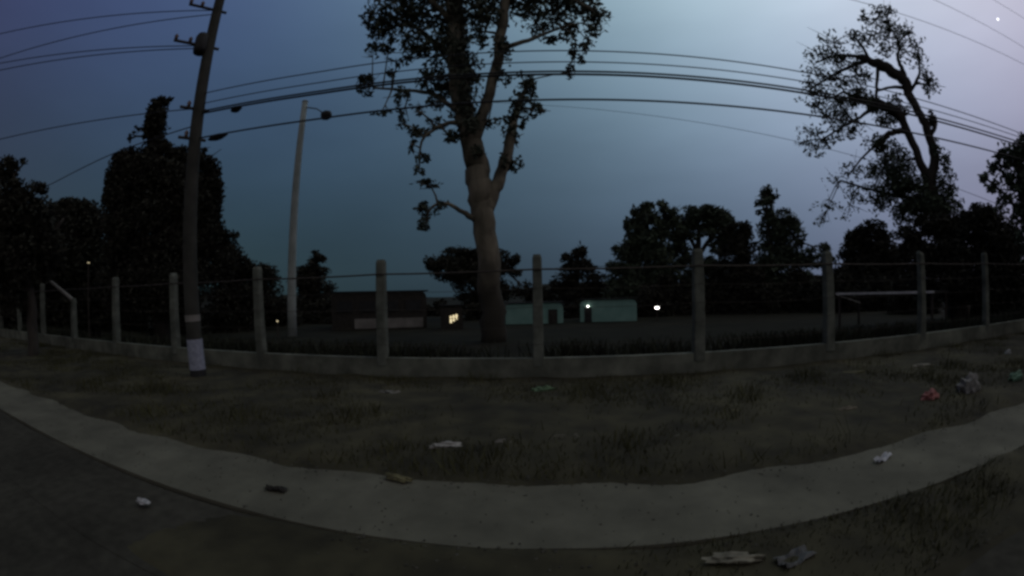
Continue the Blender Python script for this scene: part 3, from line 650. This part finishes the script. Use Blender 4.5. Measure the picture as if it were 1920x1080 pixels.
# ------------------------------------------------------------------ grass and weeds
def blades(name, n, xr, yr, h, w, matl, seed, label, cat, zf=0.02, clump=0.0):
    r = np.random.default_rng(seed)
    x = r.uniform(*xr, n*2); y = r.uniform(*yr, n*2)
    f = np.sin(x*1.3+np.sin(y*2.1)*1.5)+np.sin(x*.43+y*1.7+2)+np.sin(x*2.9-y*3.3)*.6
    keep = f + r.normal(0, .8, n*2) > .2; x = x[keep][:n]; y = y[keep][:n]; n = len(x)
    a = r.uniform(0, 2*math.pi, n); g_ = np.sin(x*2.3+1)*np.sin(y*3.1+x*.7)+np.sin(x*5.1-y*2)*.5; hh = h*r.uniform(.35, 1.1, n)*(1+clump*np.clip(g_-.35, 0, 1)); ww = w*r.uniform(.6,1.4,n)
    dx = np.cos(a); dy = np.sin(a); le = r.uniform(.15,.8,n)*hh
    b = r.uniform(0, 2*math.pi, n)
    P0 = np.stack([x-dx*ww, y-dy*ww, np.full(n, zf)], 1); P1 = np.stack([x+dx*ww, y+dy*ww, np.full(n, zf)], 1)
    P2 = np.stack([x+np.cos(b)*le+dx*ww*.3, y+np.sin(b)*le+dy*ww*.3, zf+hh], 1); P3 = np.stack([x+np.cos(b)*le-dx*ww*.3, y+np.sin(b)*le-dy*ww*.3, zf+hh], 1)
    o = quads_mesh(name, np.stack([P0,P1,P2,P3], 1), matl)
    return tag(o, label, cat, kind='stuff')
blades('verge_grass', 42000, (-22,18), (3.42,7.95), .07, .006, M_grass, 21, 'short trampled grass on the verge between path and low wall', 'grass', zf=.07, clump=2.4)
blades('roadside_grass', 9000, (-1,14), (1.5,2.4), .05, .005, M_grass, 22, 'thin dry grass between the path and the road', 'grass', zf=.03, clump=2.0)
blades('weed_strip', 45000, (-40,40), (8.35,9.6), .60, .022, M_weed, 23, 'dark band of weeds growing just behind the fence wall', 'weeds')

def pebbles(name, n, xr, yr, z, size, matl, seed, label):
    r = np.random.default_rng(seed); V = []; F = []
    base = np.array([(1,0,0),(0,1,0),(-1,0,0),(0,-1,0),(0,0,1),(.0,0,-.4)]); fc = [(0,1,4),(1,2,4),(2,3,4),(3,0,4),(1,0,5),(2,1,5),(3,2,5),(0,3,5)]
    mb = MB()
    for i in range(n):
        c = np.array([r.uniform(*xr), 0, z]); c[1] = yr[0] + (yr[1]-yr[0])*r.beta(.5, .5); s_ = size*r.uniform(.4, 1.5)
        mb.add(base*s_*r.uniform(.6, 1.3, (6,3))*(1,1,.6) + c, fc)
    return tag(mb.build(name, matl), label, 'stones', kind='stuff')
M_stone = mat('stone', (.030,.028,.022), .95, col2=(.060,.056,.044), scale=3, island=.4)
pebbles('loose_stones', 1500, (-12, 10), (3.30, 4.3), .07, .012, M_stone, 31, 'loose stones along the soil edge of the path')
pebbles('path_grit', 900, (-10, 9), (2.45, 3.35), .034, .008, M_stone, 32, 'fine grit scattered on the path')
pebbles('roadside_stones', 900, (-1.5, 9), (1.5, 2.42), .045, .011, M_stone, 33, 'loose stones between the path and the road')

# ------------------------------------------------------------------ litter on the verge and path
def crumple(name, px, py, size, col, label, seed, zoff=0.03, flat=1.0, cat='litter'):
    p = floor_at(px, py, .05); r = random.Random(seed)
    bm = bmesh.new(); bmesh.ops.create_icosphere(bm, subdivisions=3, radius=1)
    ph = [r.uniform(0, 6) for _ in range(9)]
    for v in bm.verts:
        x, y, z = v.co
        k = 1 + .22*math.sin(4*x+ph[0])*math.cos(3.5*y+ph[1]) + .16*math.sin(7*y+ph[2]+5*z) + .12*math.sin(9*x+8*z+ph[3]) + .08*r.uniform(-1,1)
        v.co = (x*k*size[0], y*k*size[1], max(z, -.35)*k*size[2])
    me = bpy.data.meshes.new(name); bm.to_mesh(me); bm.free()
    M = mat('litter_%s' % name, tuple(c*.55 for c in col), .8, var=.4, scale=14); me.materials.append(M)
    o = bpy.data.objects.new(name, me); COL.objects.link(o); o.location = (p[0], p[1], .05+size[2]*.3); o.rotation_euler = (0,0,r.uniform(-.4,.4))
    return tag(o, label, cat)
def sheet(name, px, py, w, d, col, label, seed, rz=0.0, z=.06):
    p = floor_at(px, py, z); r = np.random.default_rng(seed); n = 9
    X, Y = np.meshgrid(np.linspace(-w/2, w/2, n), np.linspace(-d/2, d/2, n))
    Z = .012*np.sin(X*40/w*.2+seed) + .010*np.sin(Y*9/d+seed*2) + r.normal(0, .006, X.shape) + .012
    X = X + r.normal(0, w*.012, X.shape); Y = Y + r.normal(0, d*.012, Y.shape)
    V = np.stack([X, Y, Z], -1).reshape(-1, 3); V2 = V - (0,0,.003)
    f = [(j*n+i, j*n+i+1, (j+1)*n+i+1, (j+1)*n+i) for j in range(n-1) for i in range(n-1)]
    mb = MB(); mb.add(V, f); mb.add(V2, [q[::-1] for q in f])
    o = mb.build(name, mat('litter_%s' % name, tuple(c*.6 for c in col), .8, var=.35, scale=10)); o.location = (p[0], p[1], z); o.rotation_euler = (0,0,rz)
    return tag(o, label, 'litter')
crumple('plastic_bag', 838, 840, (.17,.07,.05), (.42,.40,.36), 'crumpled white plastic bag in the middle of the dark verge', 1)
sheet('paper_scrap', 940, 830, .22, .10, (.22,.20,.17), 'thin grey paper scrap just right of the crumpled white bag', 2)
sheet('flattened_carton', 1058, 821, .30, .16, (.13,.12,.09), 'flattened dull carton on the verge in line with the gum trunk', 3, .2)
crumple('yellow_wrapper', 745, 898, (.14,.04,.03), (.20,.18,.09), 'dull yellow wrapper lying on the far edge of the path', 4)
crumple('green_bag', 1020, 735, (.20,.10,.07), (.14,.22,.12), 'faded green bag lying close to the low wall', 5)
crumple('grey_bag', 730, 741, (.18,.09,.06), (.22,.21,.18), 'small grey bag near the wall below the fence post left of the gum tree', 6)
sheet('cardboard_piece', 1375, 773, .34, .16, (.16,.14,.07), 'yellowish cardboard piece flat on the right half of the verge', 7, -.1)
sheet('newspaper', 1280, 826, .36, .18, (.12,.115,.09), 'grubby newspaper sheet on the dark verge above the path bend', 8, .3)
crumple('pink_bag', 1745, 750, (.17,.10,.10), (.45,.18,.16), 'pinkish red plastic bag in the litter heap by the path', 9)
crumple('grey_sack', 1815, 737, (.20,.14,.20), (.26,.25,.23), 'upright grey sack in the litter heap beside the pinkish bag', 10)
sheet('white_foam_tray', 1655, 860, .26, .07, (.55,.56,.58), 'white foam tray resting on the path edge at the right', 11, .35, z=.045)
crumple('olive_wrapper', 1600, 702, (.26,.08,.05), (.17,.16,.09), 'olive wrapper near the wall between two right fence posts', 12)
crumple('pale_wrapper', 1728, 688, (.22,.07,.05), (.30,.28,.22), 'pale wrapper against the foot of the low wall at the right', 13)
crumple('tan_wrapper', 1590, 770, (.18,.06,.04), (.20,.17,.12), 'tan wrapper left of the pinkish bag on the verge', 14)
crumple('mint_bag', 1905, 715, (.20,.12,.12), (.14,.24,.16), 'mint green bag at the far end of the litter heap', 15)
crumple('white_cup', 1890, 666, (.10,.08,.09), (.42,.42,.40), 'small whitish cup near the wall past the litter heap', 16)
crumple('flat_sack', 1375, 1050, (.17,.05,.03), (.24,.22,.16), 'flat pale sack on the grass between path and road', 17)
sheet('grey_board', 1490, 1048, .26, .13, (.12,.12,.115), 'grey board lying beside the flat pale sack near the road', 18, .3, z=.05)
sheet('dark_rag', 518, 918, .20, .09, (.035,.032,.026), 'dark rag lying flat on the path', 19, .1, z=.04)
crumple('white_can', 268, 943, (.07,.03,.03), (.55,.55,.55), 'small white crushed can on the dark ground beside the road', 20)
